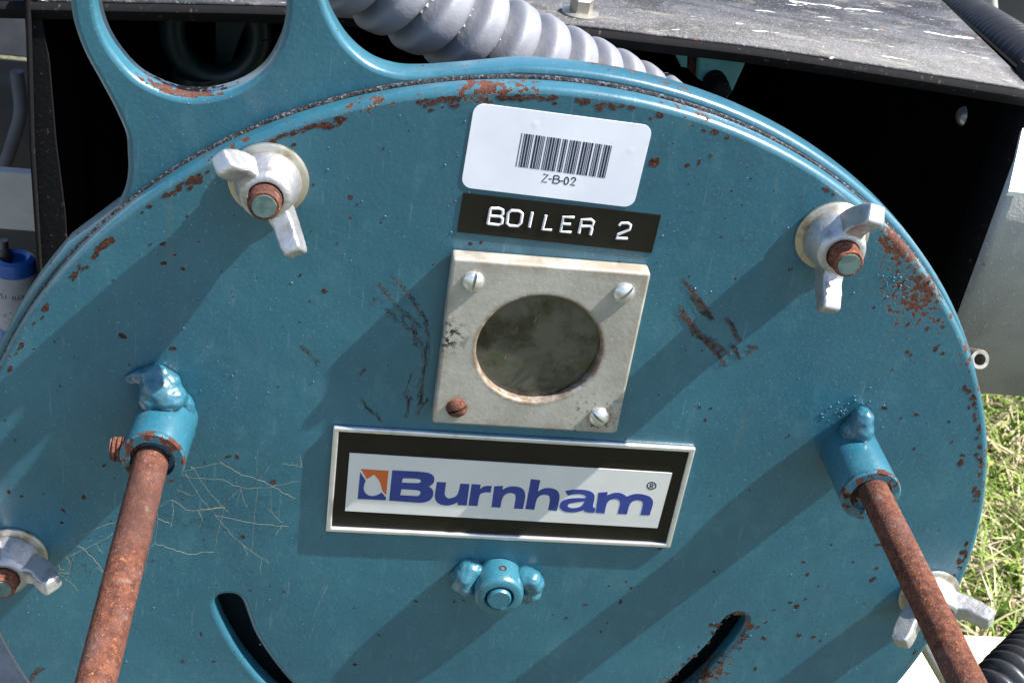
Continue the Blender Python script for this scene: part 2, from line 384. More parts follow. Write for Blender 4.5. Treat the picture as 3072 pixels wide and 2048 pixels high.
def blob(name, balls, mat, parent=None, vox=.00055, rough=.00030, sm=12):
    bm = bmesh.new()
    for (p, r) in balls:
        g = bmesh.ops.create_icosphere(bm, subdivisions=3, radius=1.)
        rr = (Vector(r) if hasattr(r, '__len__') else Vector((r, r, r)))*.9
        for v in g['verts']: v.co = Vector(p) + Vector((v.co.x*rr.x, v.co.y*rr.y, v.co.z*rr.z))
    me = bpy.data.meshes.new('tmp'); bm.to_mesh(me); bm.free(); o = bpy.data.objects.new('tmp', me); C.objects.link(o)
    r = o.modifiers.new('r', 'REMESH'); r.mode = 'VOXEL'; r.voxel_size = vox
    s = o.modifiers.new('s', 'SMOOTH'); s.iterations = sm; s.factor = .6
    m2 = evaluated(o); bpy.data.objects.remove(o); bpy.data.meshes.remove(me)
    for v in m2.vertices:
        d = mnoise.fractal(v.co*420, .8, 2.1, 4)*rough; v.co += v.normal*d
    m2.name = name; m2.materials.clear(); return link(name, m2, mat, parent, True)

# ================================================================== THE BOILER FRONT
# ---- cover disc with two air slots
disc = thing('cover_disc', 'round teal-painted steel boiler cover plate with chipped rusty rim', 'cover plate', (CC[0], 0, CC[1] - RD))
k7 = crop(0, 1348, .4464); k9 = crop(1848, 1200, .5409)
slotL = [k7(*p) for p in [(1540, 978), (1480, 985), (1447, 1015), (1455, 1075), (1495, 1175), (1600, 1360), (1770, 1568), (1960, 1720), (2090, 1790), (2170, 1760), (2150, 1710), (2080, 1680), (1940, 1568), (1800, 1390), (1705, 1245), (1655, 1105), (1625, 1020), (1590, 985)]]
slotR = [k9(*p) for p in [(690, 1192), (640, 1195), (590, 1232), (545, 1320), (490, 1385), (400, 1470), (300, 1568), (180, 1660), (150, 1740), (230, 1745), (330, 1670), (480, 1550), (600, 1410), (680, 1310), (722, 1235), (718, 1205)]]
slotL = smooth_loop(slotL, 2, 75); slotR = smooth_loop(slotR, 2, 75)
dp = ext('disc_plate', [circle(*CC, RD, 220), slotL, slotR], 0., .0072, .0021, 'disc', disc, 5)

# welded collars that hold the rods
def collar(base, ax, ln, blobs, screw=False):
    ax = Vector(ax).normalized(); base = Vector(base)
    pr = [(.0094, -.001), (.0095, .002), (.0095, ln - .0008), (.0091, ln), (.0072, ln), (.0066, ln - .0005), (.0066, ln - .004), (.0058, ln - .0042), (.0058, ln - .012), (0, ln - .012)]
    o = lathe('collar', pr, base, ax, 'paint', disc, 64, .012)
    # rusted mouth ring
    lathe('rusty_mouth', [(.0066, ln - .0030), (.0067, ln + .0001), (.0092, ln + .0001), (.0097, ln - .0004), (.0097, ln - .0014), (.0094, ln - .0020)], base, ax, 'mouth', o, 64, .03)
    blob('weld_bead', blobs, 'paint', o)
    if screw:
        u = Vector((-1, 0, -.05)).normalized(); b = base + ax*(ln*.76)
        th = [(0, .006)]; h = .006
        prof = [(.0032, .006)]
        k = 0
        while h < .0118:
            prof += [(.0038, h), (.0038, h + .0006), (.0031, h + .0009), (.0031, h + .0012)]; h += .0014
        prof += [(.0033, h), (0, h)]
        lathe('set_screw', prof, b, u, 'rust_orange', o, 24, .02)
    return o
bL = W(501, 1252); mL = W(457, 1381, -.0222)
axL = (mL - bL); lnL = axL.length
def off(px, py, y): return tuple(W(px, py, y))
wl = [(off(468, 1140, -.002), (.006, .004, .006)), (off(480, 1170, -.004), (.0068, .006, .006)), (off(500, 1160, -.003), (.0052, .005, .006)), (off(432, 1128, -.0012), (.0045, .0022, .0028)), (off(400, 1135, -.0008), (.0030, .0015, .0022)),
      (off(505, 1190, -.005), (.0065, .006, .005)), (off(455, 1195, -.005), (.0045, .005, .005)), (off(560, 1230, -.002), (.003, .003, .007)), (off(568, 1290, -.001), (.0022, .002, .006))]
collar(bL, axL, lnL, wl, True)
bR = W(2546, 1346); mR = W(2613, 1487, -.0244); axR = mR - bR
wr = [(off(2570, 1275, -.002), (.0042, .004, .005)), (off(2585, 1262, -.004), (.0042, .005, .0055)), (off(2560, 1295, -.003), (.005, .005, .005)), (off(2600, 1255, -.0045), (.0028, .003, .003)), (off(2545, 1290, -.0015), (.0035, .003, .004)), (off(2585, 1290, -.005), (.0045, .005, .005))]
collar(bR, axR, axR.length, wr)

# centre boss with a shaft end
bB = W(1491, 1728); axB = Vector((0, -1, 0)); hB = .0108
boss = lathe('boss', [(.0084, -.001), (.0086, .0015), (.0085, hB - .0022), (.0081, hB - .0006), (.0074, hB), (.0052, hB), (.0048, hB - .0006), (.0048, hB - .004), (0, hB - .004)], bB, axB, 'paint', disc, 64, .012)
lathe('shaft', [(.0041, hB - .0045), (.0041, hB + .0006), (.0037, hB + .0011), (0, hB + .0011)], bB, axB, 'paint', boss, 40, .03)
lathe('grease_hole', [(.0013, 0), (.0013, .0003), (.0008, .0003), (.0007, -.001), (0, -.001)], Vector(bB) + Vector((.0006, -.0052, .00835)), (0.06, -.1, 1), 'rust_dark', boss, 20)
def bo(x, y, Y): return off(1300 + .1786*x, 1620 + .1786*y, Y)
blob('weld_bead', [(bo(620, 480, -.002), (.0050, .0045, .0038)), (bo(540, 600, -.003), (.0050, .005, .0045)), (bo(480, 720, -.003), (.0045, .004, .0045)), (bo(560, 760, -.004), (.004, .005, .004)), (bo(420, 620, -.001), (.004, .002, .004))], 'paint', boss)
blob('weld_bead', [(bo(1530, 620, -.003), (.0040, .005, .004)), (bo(1640, 640, -.004), (.0042, .0045, .0036)), (bo(1700, 720, -.004), (.0040, .0045, .0036)), (bo(1640, 840, -.003), (.0045, .005, .0042)), (bo(1560, 900, -.002), (.0030, .004, .004))], 'paint', boss)

# rust chips with their own outlines, placed as photographed (thin scabs standing on the paint)
D = 1.30612
chips = [(343, 475, 9), (327, 488, 5), (430, 497, 5), (374, 560, 8), (345, 562, 5), (376, 605, 10), (402, 585, 5), (420, 618, 8), (282, 772, 13), (397, 800, 10), (805, 453, 9), (745, 668, 10), (690, 632, 5), (1505, 372, 20), (1670, 316, 8), (1580, 380, 9), (1606, 372, 8), (1632, 358, 6), (1607, 936, 6), (1632, 938, 6), (1620, 965, 8), (240, 1068, 8), (193, 1142, 9), (145, 1172, 9), (142, 1200, 8), (627, 1106, 11), (525, 1048, 8), (545, 1049, 9), (470, 1062, 4), (558, 1232, 9), (652, 1358, 5), (575, 1354, 5), (620, 1346, 4), (462, 1455, 8), (560, 1430, 6), (490, 1518, 8), (420, 1518, 8), (580, 1530, 9), (955, 1380, 8), (1043, 1380, 6), (1065, 1378, 5), (870, 1458, 7), (815, 1525, 9), (1345, 1388, 8), (1300, 1418, 6), (1380, 1450, 6), (1395, 1430, 4), (1270, 1412, 4), (1303, 1418, 5), (1530, 1118, 8), (1523, 1125, 6), (1515, 1260, 7), (1450, 1350, 7), (1438, 1335, 5), (1398, 1345, 5), (1425, 1382, 9), (1640, 1312, 6), (1855, 1318, 8), (1845, 1290, 7), (1880, 1345, 5), (1850, 1375, 7), (1830, 1392, 13), (1815, 1383, 8), (1760, 1428, 7), (1778, 1400, 6), (1835, 1458, 12), (1715, 1460, 9), (1755, 1465, 11), (1740, 1440, 8), (1700, 1488, 8), (1868, 1462, 10), (1735, 1535, 10), (1885, 1470, 6), (2020, 1250, 12), (2005, 1330, 14), (2013, 1305, 9), (1960, 1290, 6), (1985, 1385, 5), (1910, 1250, 6), (2105, 952, 9), (2032, 937, 9), (2207, 1062, 16), (2212, 1045, 9), (2187, 1015, 7), (2262, 1060, 12), (2250, 1055, 9), (2180, 968, 6), (2085, 808, 8), (2092, 815, 7), (2150, 800, 14), (2165, 812, 8), (2085, 745, 8), (2130, 755, 8), (2100, 1030, 7), (2070, 960, 6), (35, 1010, 5), (12, 965, 5), (20, 1130, 8), (50, 1140, 6), (1812, 1000, 5), (1805, 1004, 4), (1530, 1122, 7), (2008, 706, 6), (1590, 265, 10), (1605, 268, 11), (1622, 274, 10), (1580, 262, 8), (1113, 210, 14), (1118, 230, 8), (925, 200, 7), (440, 428, 6), (1080, 560, 8), (1105, 557, 6), (775, 560, 4), (805, 500, 6), (720, 425, 5), (820, 470, 4), (700, 270, 8), (745, 265, 7), (1690, 640, 4)]
V = []; F = []
def chip(px, py, size):
    yy = -random.uniform(.00004, .00009)
    c0 = W(px*D, py*D, yy); r0 = size*.5*D*.000106*1.2; n = 13; ph = random.random()*9; el = random.uniform(.65, 1.5); a = random.uniform(0, 3.14)
    o = len(V); V.append((c0.x, yy, c0.z))
    for k in range(n):
        t = 2*math.pi*k/n; r = r0*(1 + .55*mnoise.noise(Vector((math.cos(t)*1.6 + ph, math.sin(t)*1.6, ph*3))) + random.uniform(-.12, .12))
        x, z = r*math.cos(t)*el, r*math.sin(t)/el
        V.append((c0.x + x*math.cos(a) - z*math.sin(a), yy*.9, c0.z + x*math.sin(a) + z*math.cos(a)))
    for k in range(n): F.append((o, o + 1 + (k+1) % n, o + 1 + k))
    for _ in range(0): pass
for (x, y, s) in chips: chip(x, y, s)
def inside_disc(x, z, m=.004): return math.hypot(x - CC[0], z - CC[1]) < RD - m
for _ in range(230):                                             # fine specks in between
    x, y = random.uniform(0, 2300), random.uniform(200, 1568); p = W(x*D, y*D)
    if inside_disc(p.x, p.z): chip(x, y, random.choice((2, 2.5, 3, 3, 4)))
for _ in range(420):                                             # flaked fringe inside the rim, heaviest at the top left
    a = random.choice((random.gauss(112, 13), random.gauss(132, 12), random.uniform(60, 175), random.gauss(100, 8), random.gauss(12, 14)))
    if mnoise.noise(Vector((a*.16, 3.1, 0))) < -.05: continue
    rr = RD - .0026 - abs(random.gauss(0, .0011)); x, z = CC[0] + rr*math.cos(math.radians(a)), CC[1] + rr*math.sin(math.radians(a)); r0 = random.uniform(.0003, .0010); o = len(V); yy = -random.uniform(.00004, .00010); V.append((x, yy, z)); tx_, tz_ = -math.sin(math.radians(a)), math.cos(math.radians(a))
    for k in range(9):
        u_, v_ = r0*1.5*math.cos(k*.698)*random.uniform(.6, 1.3), r0*.8*math.sin(k*.698)*random.uniform(.6, 1.3)
        V.append((x + u_*tx_ + v_*math.cos(math.radians(a)), yy*.9, z + u_*tz_ + v_*math.sin(math.radians(a))))
    for k in range(9): F.append((o, o + 1 + (k+1) % 9, o + 1 + k))
for _ in range(150):                                             # crust along the right slot
    t = random.random(); i = int(t*(len(slotR) - 1)); q = slotR[i]
    if q[1] > -.125:
        x, z = q[0] + random.gauss(0, .0016), q[1] + random.gauss(0, .0016); c0 = Vector((x, 0, z)); r0 = random.uniform(.0004, .0012); o = len(V); yy = -random.uniform(.00004, .00012); V.append((x, yy, z))
        for k in range(9): V.append((x + r0*math.cos(k*.698)*random.uniform(.6, 1.3), yy*.8, z + r0*math.sin(k*.698)*random.uniform(.6, 1.3)))
        for k in range(9): F.append((o, o + 1 + (k+1) % 9, o + 1 + k))
def in_poly(x, z, P):
    r = False; n = len(P)
    for i in range(n):
        (x1, z1), (x2, z2) = P[i-1], P[i]
        if (z1 > z) != (z2 > z) and x < (x2 - x1)*(z - z1)/(z2 - z1) + x1: r = not r
    return r
F = [f for f in F if not any(in_poly(V[i][0], V[i][2], S_) for i in f for S_ in (slotL, slotR)) and inside_disc(V[f[0]][0], V[f[0]][2], .0024)]
o = pyd('rust_chips', V, F, 'rust_dark', disc); o['kind'] = 'stuff'

# weld spatter and paint nibs
bm = bmesh.new()
def nib(x, z, r):
    g = bmesh.ops.create_icosphere(bm, subdivisions=2, radius=1.)
    e = random.uniform(.8, 1.3)
    for v in g['verts']: v.co = Vector((x + v.co.x*r*e, v.co.y*r*.6 - r*.1, z + v.co.z*r))
for _ in range(260):
    p = W(random.uniform(0, 2950), random.uniform(300, 2048))
    if inside_disc(p.x, p.z) and not in_poly(p.x, p.z, slotL) and not in_poly(p.x, p.z, slotR): nib(p.x, p.z, random.choice((.00016, .0002, .0002, .00026, .00034)))
for (cx, cy, n, sp) in ((450, 1105, 22, 28), (2530, 1250, 26, 32), (2600, 1240, 8, 40), (690, 1120, 3, 12), (2700, 860, 20, 45), (560, 290, 5, 30)):
    for _ in range(n):
        p = W(cx + random.gauss(0, sp), cy + random.gauss(0, sp*.6)); nib(p.x, p.z, random.uniform(.0002, .00045))
me = bpy.data.meshes.new('weld_spatter'); bm.to_mesh(me); bm.free()
o = link('weld_spatter', me, 'paint', disc, True); o['kind'] = 'stuff'

# dried mud smears on the disc
V = []; F = []
def streak(pts, w, yy=-.00012, keep=.8, jit=.0003):
    yy = -random.uniform(.00008, .00034)
    P = catmull([(p[0], 0, p[1]) for p in pts], 14); n = len(P); on = True; last = None
    for i, p in enumerate(P):
        t = (P[min(i+1, n-1)] - P[max(i-1, 0)]).normalized(); s = Vector((-t.z, 0, t.x)); env = math.sin(math.pi*(i + .6)/(n + .2))**.5
        ww = w*env*(.45 + .9*abs(mnoise.noise(p*900))) + .00005; q = p + s*random.gauss(0, jit)
        a = (q + s*ww); b = (q - s*ww); o = len(V); V.extend([(a.x, yy, a.z), (b.x, yy, b.z)])
        on = random.random() < keep
        if last is not None and on: F.append((last, last + 1, o + 1, o))
        last = o
k6 = crop(2048, 650, .4464); k5 = crop(900, 650, .5204)
for pts, w in (([(0, 420), (60, 500), (150, 600), (205, 690)], .0009), ([(-20, 640), (60, 740), (150, 830), (240, 920), (285, 1010)], .0012), ([(0, 660), (110, 790), (200, 840), (300, 920)], .0010), ([(285, 680), (330, 730), (360, 800), (390, 840)], .0009), ([(60, 540), (130, 620), (190, 690)], .0004), ([(-30, 600), (40, 700), (120, 800)], .0007), ([(430, 870), (470, 880), (495, 870)], .0012), ([(330, 860), (360, 890), (380, 960)], .0008), ([(440, 910), (455, 915)], .0008), ([(40, 500), (100, 570), (140, 660)], .0003)):
    for _ in range(9): streak([k6(x + random.gauss(0, 11), y + random.gauss(0, 9)) for x, y in pts], w*.19, keep=.62, jit=.0002)
for pts, w in (([(530, 335), (590, 400), (660, 500), (715, 590), (725, 670)], .0008), ([(445, 380), (500, 450), (525, 480)], .0008), ([(520, 480), (590, 550), (660, 600), (700, 640)], .0004), ([(590, 560), (600, 620), (640, 650), (660, 690)], .0006), ([(735, 640), (725, 800), (705, 950), (690, 1100), (680, 1150)], .0004), ([(690, 700), (715, 820), (700, 1000)], .0003), ([(350, 1050), (390, 1100), (440, 1135), (465, 1185)], .0006), ([(600, 1000), (630, 1080), (610, 1160)], .0005), ([(700, 1000), (690, 1080), (740, 1050)], .0007), ([(340, 910), (370, 880)], .0010), ([(480, 520), (540, 560), (560, 600)], .0003), ([(640, 900), (630, 1000), (640, 1060)], .0003), ([(0, 740), (40, 775), (120, 850)], .0005), ([(430, 460), (425, 510)], .0003), ([(650, 620), (672, 700), (670, 750)], .0006)):
    for _ in range(4): streak([k5(x + random.gauss(0, 8), y + random.gauss(0, 8)) for x, y in pts], w*.24, keep=.55, jit=.0002)
streak([k7(*p) for p in [(200, 1560), (240, 1500), (300, 1465)]], .0012)
o = pyd('mud_smears', V, F, 'mud', disc); o['kind'] = 'stuff'

# ---- mounting plate behind the disc: flange ring with a tall eared hanger
YM, TM = .0095, .0095
mount = thing('mounting_plate', 'teal hanger plate with big round cut-out, clamped behind the cover disc', 'plate', (CC[0], YM, CC[1] - .1745))
RO = .1742
def mp(x, y): p = W(x*D, y*D, YM); return (p.x, p.z)
earL = [mp(*p) for p in [(268, 478), (284, 440), (292, 400), (291, 350), (287, 310), (262, 252), (230, 192), (192, 122), (168, 55), (159, 0), (150, -70), (150, -330)]]
earR = [mp(*p) for p in [(720, -330), (725, -70), (744, 0), (765, 52), (800, 105), (850, 147), (905, 167), (960, 171), (1030, 167), (1100, 161)]]
aL = math.degrees(math.atan2(earL[0][1] - CC[1], earL[0][0] - CC[0])); aR = math.degrees(math.atan2(earR[-1][1] - CC[1], earR[-1][0] - CC[0]))
arc = []
a = aL + 6.5
while a < 360 + aR - 2.5:
    arc.append((CC[0] + RO*math.cos(math.radians(a)), CC[1] + RO*math.sin(math.radians(a)))); a += 2.
eL = [(p.x, p.y) for p in catmull([(x, y, 0) for x, y in earL], 5)]; eR = [(p.x, p.y) for p in catmull([(x, y, 0) for x, y in earR], 5)]
outline = arc + eR[::-1] + eL[::-1]
hole = [mp(*p) for p in [(657, 0), (654, 45), (640, 102), (602, 166), (542, 206), (470, 224), (400, 220), (322, 186), (270, 134), (236, 76), (220, 10), (222, -60), (260, -130), (340, -175), (440, -190), (540, -175), (620, -120), (650, -50)]]
hole = [(p.x, p.y) for p in catmull([(x, y, 0) for x, y in hole], 5, True)]
ext('hanger_plate', [outline, circle(*CC, .150, 120), hole], YM, TM, .0018, 'mount', mount, 4)
# rope gasket squeezed between
gp = [Vector((CC[0] + (RD - .0006)*math.cos(t), .0083, CC[1] + (RD - .0006)*math.sin(t))) for t in np.linspace(0, 2*math.pi, 500)]
V, F = sweep('', gp, lambda s, t: .00085*(1 + .35*mnoise.noise(Vector((s*900, t*2, 0)))), None, None, 8, cap=False)
pyd('rope_gasket', V, F, 'gasket', mount, True)
# air shutter seen through the slots
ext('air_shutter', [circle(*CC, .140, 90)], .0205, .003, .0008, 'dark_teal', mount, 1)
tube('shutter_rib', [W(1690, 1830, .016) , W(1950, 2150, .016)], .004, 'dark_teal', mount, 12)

# studs, washers, wing nuts
def stud(base, ln, r=.0046):
    prof = [(r, -.012)]; h = -.002
    while h < ln - .0012:
        prof += [(r, h), (r, h + .0004), (r*.76, h + .0013), (r*.76, h + .0015)]; h += .0021
    prof += [(r*.96, ln - .0006), (r*.88, ln), (r*.8, ln), (0, ln)]
    o = lathe('stud', prof, base, (0, -1, 0), 'rust_orange', mount, 40, .015)
    lathe('painted_tip', [(r*.74, ln - .0002), (r*.72, ln + .00025), (0, ln + .0003)], base, (0, -1, 0), 'tip', o, 32, .05)
mt_ = Mat('tip_paint'); mt_.set(base=mt_.mix(mt_.ramp(mt_.noise(300, 3), .4, .6), (.055, .105, .10), (.095, .15, .14)), rough=.4); MT['tip'] = mt_.m
def wing(name, ctr, ang, hub, k=1., tilt=0.):
    """blade in the radial plane: outline in (r, h), tapering thickness"""
    prof = [(.0050, .0012), (.0085, .0016), (.0118, .0034), (.0150, .0064), (.0180, .0102), (.0200, .0136), (.0202, .0150), (.0168, .0186), (.0156, .0186), (.0136, .0170), (.0116, .0146), (.0098, .0122), (.0070, .0110), (.0050, .0108)]
    prof = [(q.x, q.y) for q in catmull([(r*k, h*k, 0) for r, h in prof], 3, True)]
    bm = bmesh.new(); ca, sa = math.cos(ang), math.sin(ang)
    rad = Vector((ca, 0, sa)); tan = Vector((-sa, 0, ca)); out = Vector((0, -1, 0)); c0 = Vector(ctr)
    f1 = []; f2 = []
    for r, h in prof:
        w = .00265*(1.18 - .28*min(1, max(0, (r - .006)/.013)))
        lean = tan*(math.sin(tilt)*(h - .005))
        f1.append(bm.verts.new(c0 + rad*r + out*h + tan*w + lean)); f2.append(bm.verts.new(c0 + rad*r + out*h - tan*w + lean))
    n = len(prof); bm.faces.new(f1); bm.faces.new(f2[::-1])
    for i in range(n): bm.faces.new((f1[i-1], f1[i], f2[i], f2[i-1]))
    bmesh.ops.recalc_face_normals(bm, faces=bm.faces)
    bmesh.ops.triangulate(bm, faces=bm.faces); me = bpy.data.meshes.new('tmp'); bm.to_mesh(me); bm.free()
    o = bpy.data.objects.new('tmp', me); C.objects.link(o)
    q = o.modifiers.new('r', 'REMESH'); q.mode = 'VOXEL'; q.voxel_size = .00045
    q = o.modifiers.new('s', 'SMOOTH'); q.iterations = 9; q.factor = .6
    m2 = evaluated(o); bpy.data.objects.remove(o); bpy.data.meshes.remove(me)
    for v in m2.vertices: v.co += v.normal*(.00015 + .00012*mnoise.fractal(v.co*330, 1., 2., 3))
    m2.name = name; m2.materials.clear(); return link(name, m2, 'alu', hub, True)
def wing_nut(base, tips, tipy, lab_nut, lab_w, ln):
    base = Vector(base); y0 = -.0017
    w = lathe('washer', [(.0052, 0), (.0109, 0), (.0113, .0004), (.0112, .0011), (.0106, .0015), (.0054, .0017), (.0052, .0013)], base, (0, -1, 0), 'zinc', None, 56)
    w.data.transform(Matrix.Translation(-base)); w.location = base; tag(w, lab_w, 'washer', 'washers under the wing nuts')
    b = base + Vector((0, y0, 0))
    root = thing('wing_nut', lab_nut, 'wing nut', tuple(b), 'wing nuts on the cover disc')
    hub = lathe('hub', [(.0047, 0), (.0088, 0), (.0093, .0008), (.0092, .0020), (.0083, .0045), (.0074, .0085), (.0068, .0098), (.0060, .0103), (.0050, .0103), (.0047, .0098), (.0047, 0)], b, (0, -1, 0), 'alu', root, 48, .01)
    for (px, py) in tips:
        t = W(px, py, tipy); ang = math.atan2(t.z - base.z, t.x - base.x); wing('wing', b, ang, root, .90)
    stud(base, ln)
wing_nut(W(806, 538), [(689, 505), (893, 760)], -.0155, 'silver wing nut at upper left, one wing pointing down right, beside the disc rim', 'steel washer beneath the upper left wing nut', .0168)
wing_nut(W(2494, 706), [(2615, 655), (2487, 910)], -.0155, 'silver wing nut at upper right beside the big rust patch', 'steel washer beneath the upper right wing nut near the rust patch', .0178)
pLL = W(12, 1762, -.0165); wing_nut((pLL.x - .001, 0, pLL.z - .0005), [(135, 1745), (-110, 1640)], -.0150, 'silver wing nut cut off by the left edge, under the cobwebs', 'steel washer beneath the wing nut at the left edge', .0168)
wing_nut(W(2785, 1780), [(2725, 1905), (2950, 1850)], -.0150, 'bright silver wing nut at lower right, partly hidden behind the rusty rod', 'steel washer beneath the lower right wing nut behind the rod', .0150)

# ---- rusty rods
def rod(p0, p1, r, label):
    p0, p1 = Vector(p0), Vector(p1); t = (p1 - p0).normalized(); a = p0 - t*.010; b = p0 + t*.17
    P = [a + (b - a)*i/120 for i in range(121)]
    o = tube('rod', P, lambda s, th: r*(1 + .022*mnoise.noise(Vector((s*260, math.cos(th)*2.2, math.sin(th)*2.2))) + .010*mnoise.noise(Vector((s*900, math.cos(th)*7, math.sin(th)*7)))), 'rust', None, 36)
    o.name = 'rusty_rod'; return tag(o, label, 'rod', 'rusty rods in the collars')
rod(W(451, 1393, -.0222), W(287, 2048, -.095), .00515, 'rusty orange-brown steel rod slotted in the left collar')
rod(W(2621, 1474, -.0244), W(2898, 2044, -.108), .00485, 'dark rusty steel rod slotted in the right collar, crossing a wing nut')

# ---- sight port
SX, SZ, SS, ST = .035954, .038911, .058856, .00615
port = thing('sight_port', 'square tan metal sight port frame with round dark window', 'sight port', (SX, 0, SZ - SS/2))
ext('frame', [rect(SX, SZ, SS, SS, .0010, 3), circle(SX, SZ, .0190, 90)], -ST, ST - .0002, .0009, 'frame', port, 3)
lathe('glass', [(.0196, .0022), (.0196, .0032), (0, .0032)], (SX, 0, SZ), (0, -1, 0), 'glass', port, 60)
def screw(px, py, ang, mat):
    c0 = W(px, py, -ST); r = .0033; h = .0022; bm = bmesh.new(); w = .00042
    for sgn in (1, -1):
        b2 = bmesh.new(); bmesh.ops.create_uvsphere(b2, u_segments=36, v_segments=18, radius=1.)
        geom = list(b2.verts) + list(b2.edges) + list(b2.faces)
        bmesh.ops.bisect_plane(b2, geom=geom, plane_co=(0, 0, 0), plane_no=(0, 0, -1), clear_outer=True)
        for v in b2.verts: v.co = Vector((v.co.x*r, v.co.y*r, v.co.z*h))
        geom = list(b2.verts) + list(b2.edges) + list(b2.faces)
        rr = bmesh.ops.bisect_plane(b2, geom=geom, plane_co=(sgn*w, 0, 0), plane_no=(-sgn, 0, 0), clear_outer=True)
        bmesh.ops.holes_fill(b2, edges=[e for e in b2.edges if e.is_boundary])
        m_ = bpy.data.meshes.new('t'); b2.to_mesh(m_); b2.free(); bm.from_mesh(m_); bpy.data.meshes.remove(m_)
    g = bmesh.ops.create_cone(bm, cap_ends=True, segments=30, radius1=r*.96, radius2=r*.96, depth=.0011)
    for v in g['verts']: v.co.z += .0003
    rot = Matrix.Translation(c0) @ Matrix(((1, 0, 0, 0), (0, 0, -1, 0), (0, 1, 0, 0), (0, 0, 0, 1))) @ Matrix.Rotation(ang, 4, 'Z')
    bmesh.ops.transform(bm, matrix=rot, verts=bm.verts)
    me = bpy.data.meshes.new('screw'); bm.to_mesh(me); bm.free(); return link('screw', me, mat, port, True)
screw(1420, 843, -.15, 'screw'); screw(1872, 877, -.75, 'screw'); o = screw(1370, 1222, -1.15, 'rust_orange'); o['label'] = 'rusty orange screw'; screw(1797, 1248, .95, 'screw')

# ---- nameplate
NX, NZ, NWd, NH = .035102, -.019177, .1178, .043096
npl = thing('nameplate', 'framed black and white nameplate with blue Burnham lettering', 'nameplate', (NX, 0, NZ - NH/2))
ext('frame', [rect(NX, NZ, NWd, NH, .0006, 2), rect(NX, NZ, NWd - .0036, NH - .0036, .0003, 2)], -.0017, .0016, .00055, 'chrome', npl, 3)
ext('backing', [rect(NX, NZ, NWd - .0030, NH - .0030)], -.0007, .0006, .00005, 'black', npl, 0)
kn = crop(1000, 1250, .4779)
def poly(pts, Y): return [kn(x, y, Y) for x, y in pts]
ext('white_field', [poly([(102, 227), (2128, 353), (2035, 698), (73, 590)], -.0010)], -.0010, .0003, .00006, 'white', npl, 1)
Y1, TH, BV = -.00108, .00012, .00003
lett = dict(
 B=[[(370, 335), (470, 340), (560, 345), (605, 352), (632, 372), (636, 396), (626, 422), (600, 437), (622, 452), (630, 478), (622, 508), (598, 530), (560, 539), (530, 539), (440, 532), (350, 525)], [(437, 385), (530, 388), (548, 396), (549, 408), (536, 417), (430, 412)], [(428, 454), (530, 459), (546, 468), (547, 484), (532, 497), (420, 491)]],
 u=[[(650, 408), (709, 411), (698, 478), (702, 498), (722, 512), (752, 508), (778, 492), (788, 462), (797, 419), (855, 421), (838, 556), (779, 553), (781, 535), (748, 551), (706, 558), (662, 547), (637, 520), (637, 482)]],
 r=[[(868, 422), (925, 425), (921, 452), (945, 434), (995, 432), (988, 475), (952, 472), (924, 482), (914, 505), (905, 560), (848, 556)]],
 n=[[(1010, 435), (1066, 433), (1062, 456), (1102, 436), (1158, 436), (1194, 452), (1206, 484), (1203, 520), (1190, 578), (1133, 575), (1145, 512), (1141, 486), (1115, 475), (1080, 484), (1060, 510), (1048, 570), (992, 566)]],
 h=[[(1240, 390), (1300, 397), (1285, 468), (1320, 446), (1372, 446), (1410, 462), (1422, 492), (1418, 530), (1405, 588), (1348, 585), (1361, 520), (1354, 495), (1328, 486), (1294, 494), (1274, 522), (1262, 583), (1205, 578)]],
 a=[[(1455, 465), (1500, 456), (1560, 455), (1612, 463), (1640, 485), (1641, 512), (1629, 562), (1647, 578), (1636, 602), (1585, 598), (1570, 585), (1520, 600), (1465, 599), (1428, 583), (1417, 556), (1434, 527), (1480, 511), (1545, 508), (1582, 510), (1586, 497), (1562, 485), (1515, 484), (1472, 494)], [(1492, 541), (1545, 533), (1578, 529), (1566, 556), (1530, 571), (1492, 573), (1471, 562), (1474, 548)]],
 m=[[(1665, 475), (1723, 471), (1718, 492), (1765, 474), (1812, 477), (1842, 500), (1890, 481), (1945, 484), (1992, 500), (2010, 530), (2004, 562), (1985, 618), (1928, 615), (1946, 552), (1940, 530), (1912, 520), (1878, 528), (1858, 552), (1843, 611), (1785, 607), (1802, 545), (1796, 522), (1770, 512), (1735, 520), (1714, 545), (1703, 606), (1647, 600)]])
for ch in 'Burnham'.replace('n', 'n'):
    ext('letter', [smooth_loop(poly(lp, Y1), 2, 48) for lp in lett[ch]] if ch != 'n' or True else [], Y1, TH, BV, 'navy', npl, 1)
ext('flame_mark', [smooth_loop(poly([(172, 327), (347, 338), (332, 490), (306, 463), (302, 440), (290, 402), (256, 362), (228, 380), (210, 390)], Y1), 1, 30)], Y1, TH, BV, 'orange', npl, 1)
ext('water_mark', [smooth_loop(poly([(168, 347), (204, 399), (192, 430), (190, 455), (202, 480), (226, 495), (255, 497), (284, 487), (303, 474), (331, 506), (329, 523), (152, 515)], Y1), 1, 35)], Y1, TH, BV, 'navy', npl, 1)
def pts3(k, pts, Y): return [Vector((q[0], Y, q[1])) for q in (k(x, y, Y) for x, y in pts)]
rc = [(1998 + 27*math.cos(t), 432 + 22*math.sin(t)) for t in np.linspace(0, 2*math.pi, 25)]
tubes('registered_mark', [pts3(kn, rc, -.00103), pts3(kn, [(1988, 446), (1992, 419), (2005, 420), (2008, 428), (2003, 434), (1991, 433)], -.00103), pts3(kn, [(1998, 433), (2006, 447)], -.00103)], [.00022, .0002, .0002], 'ink', npl, 6, -.00100, .3)

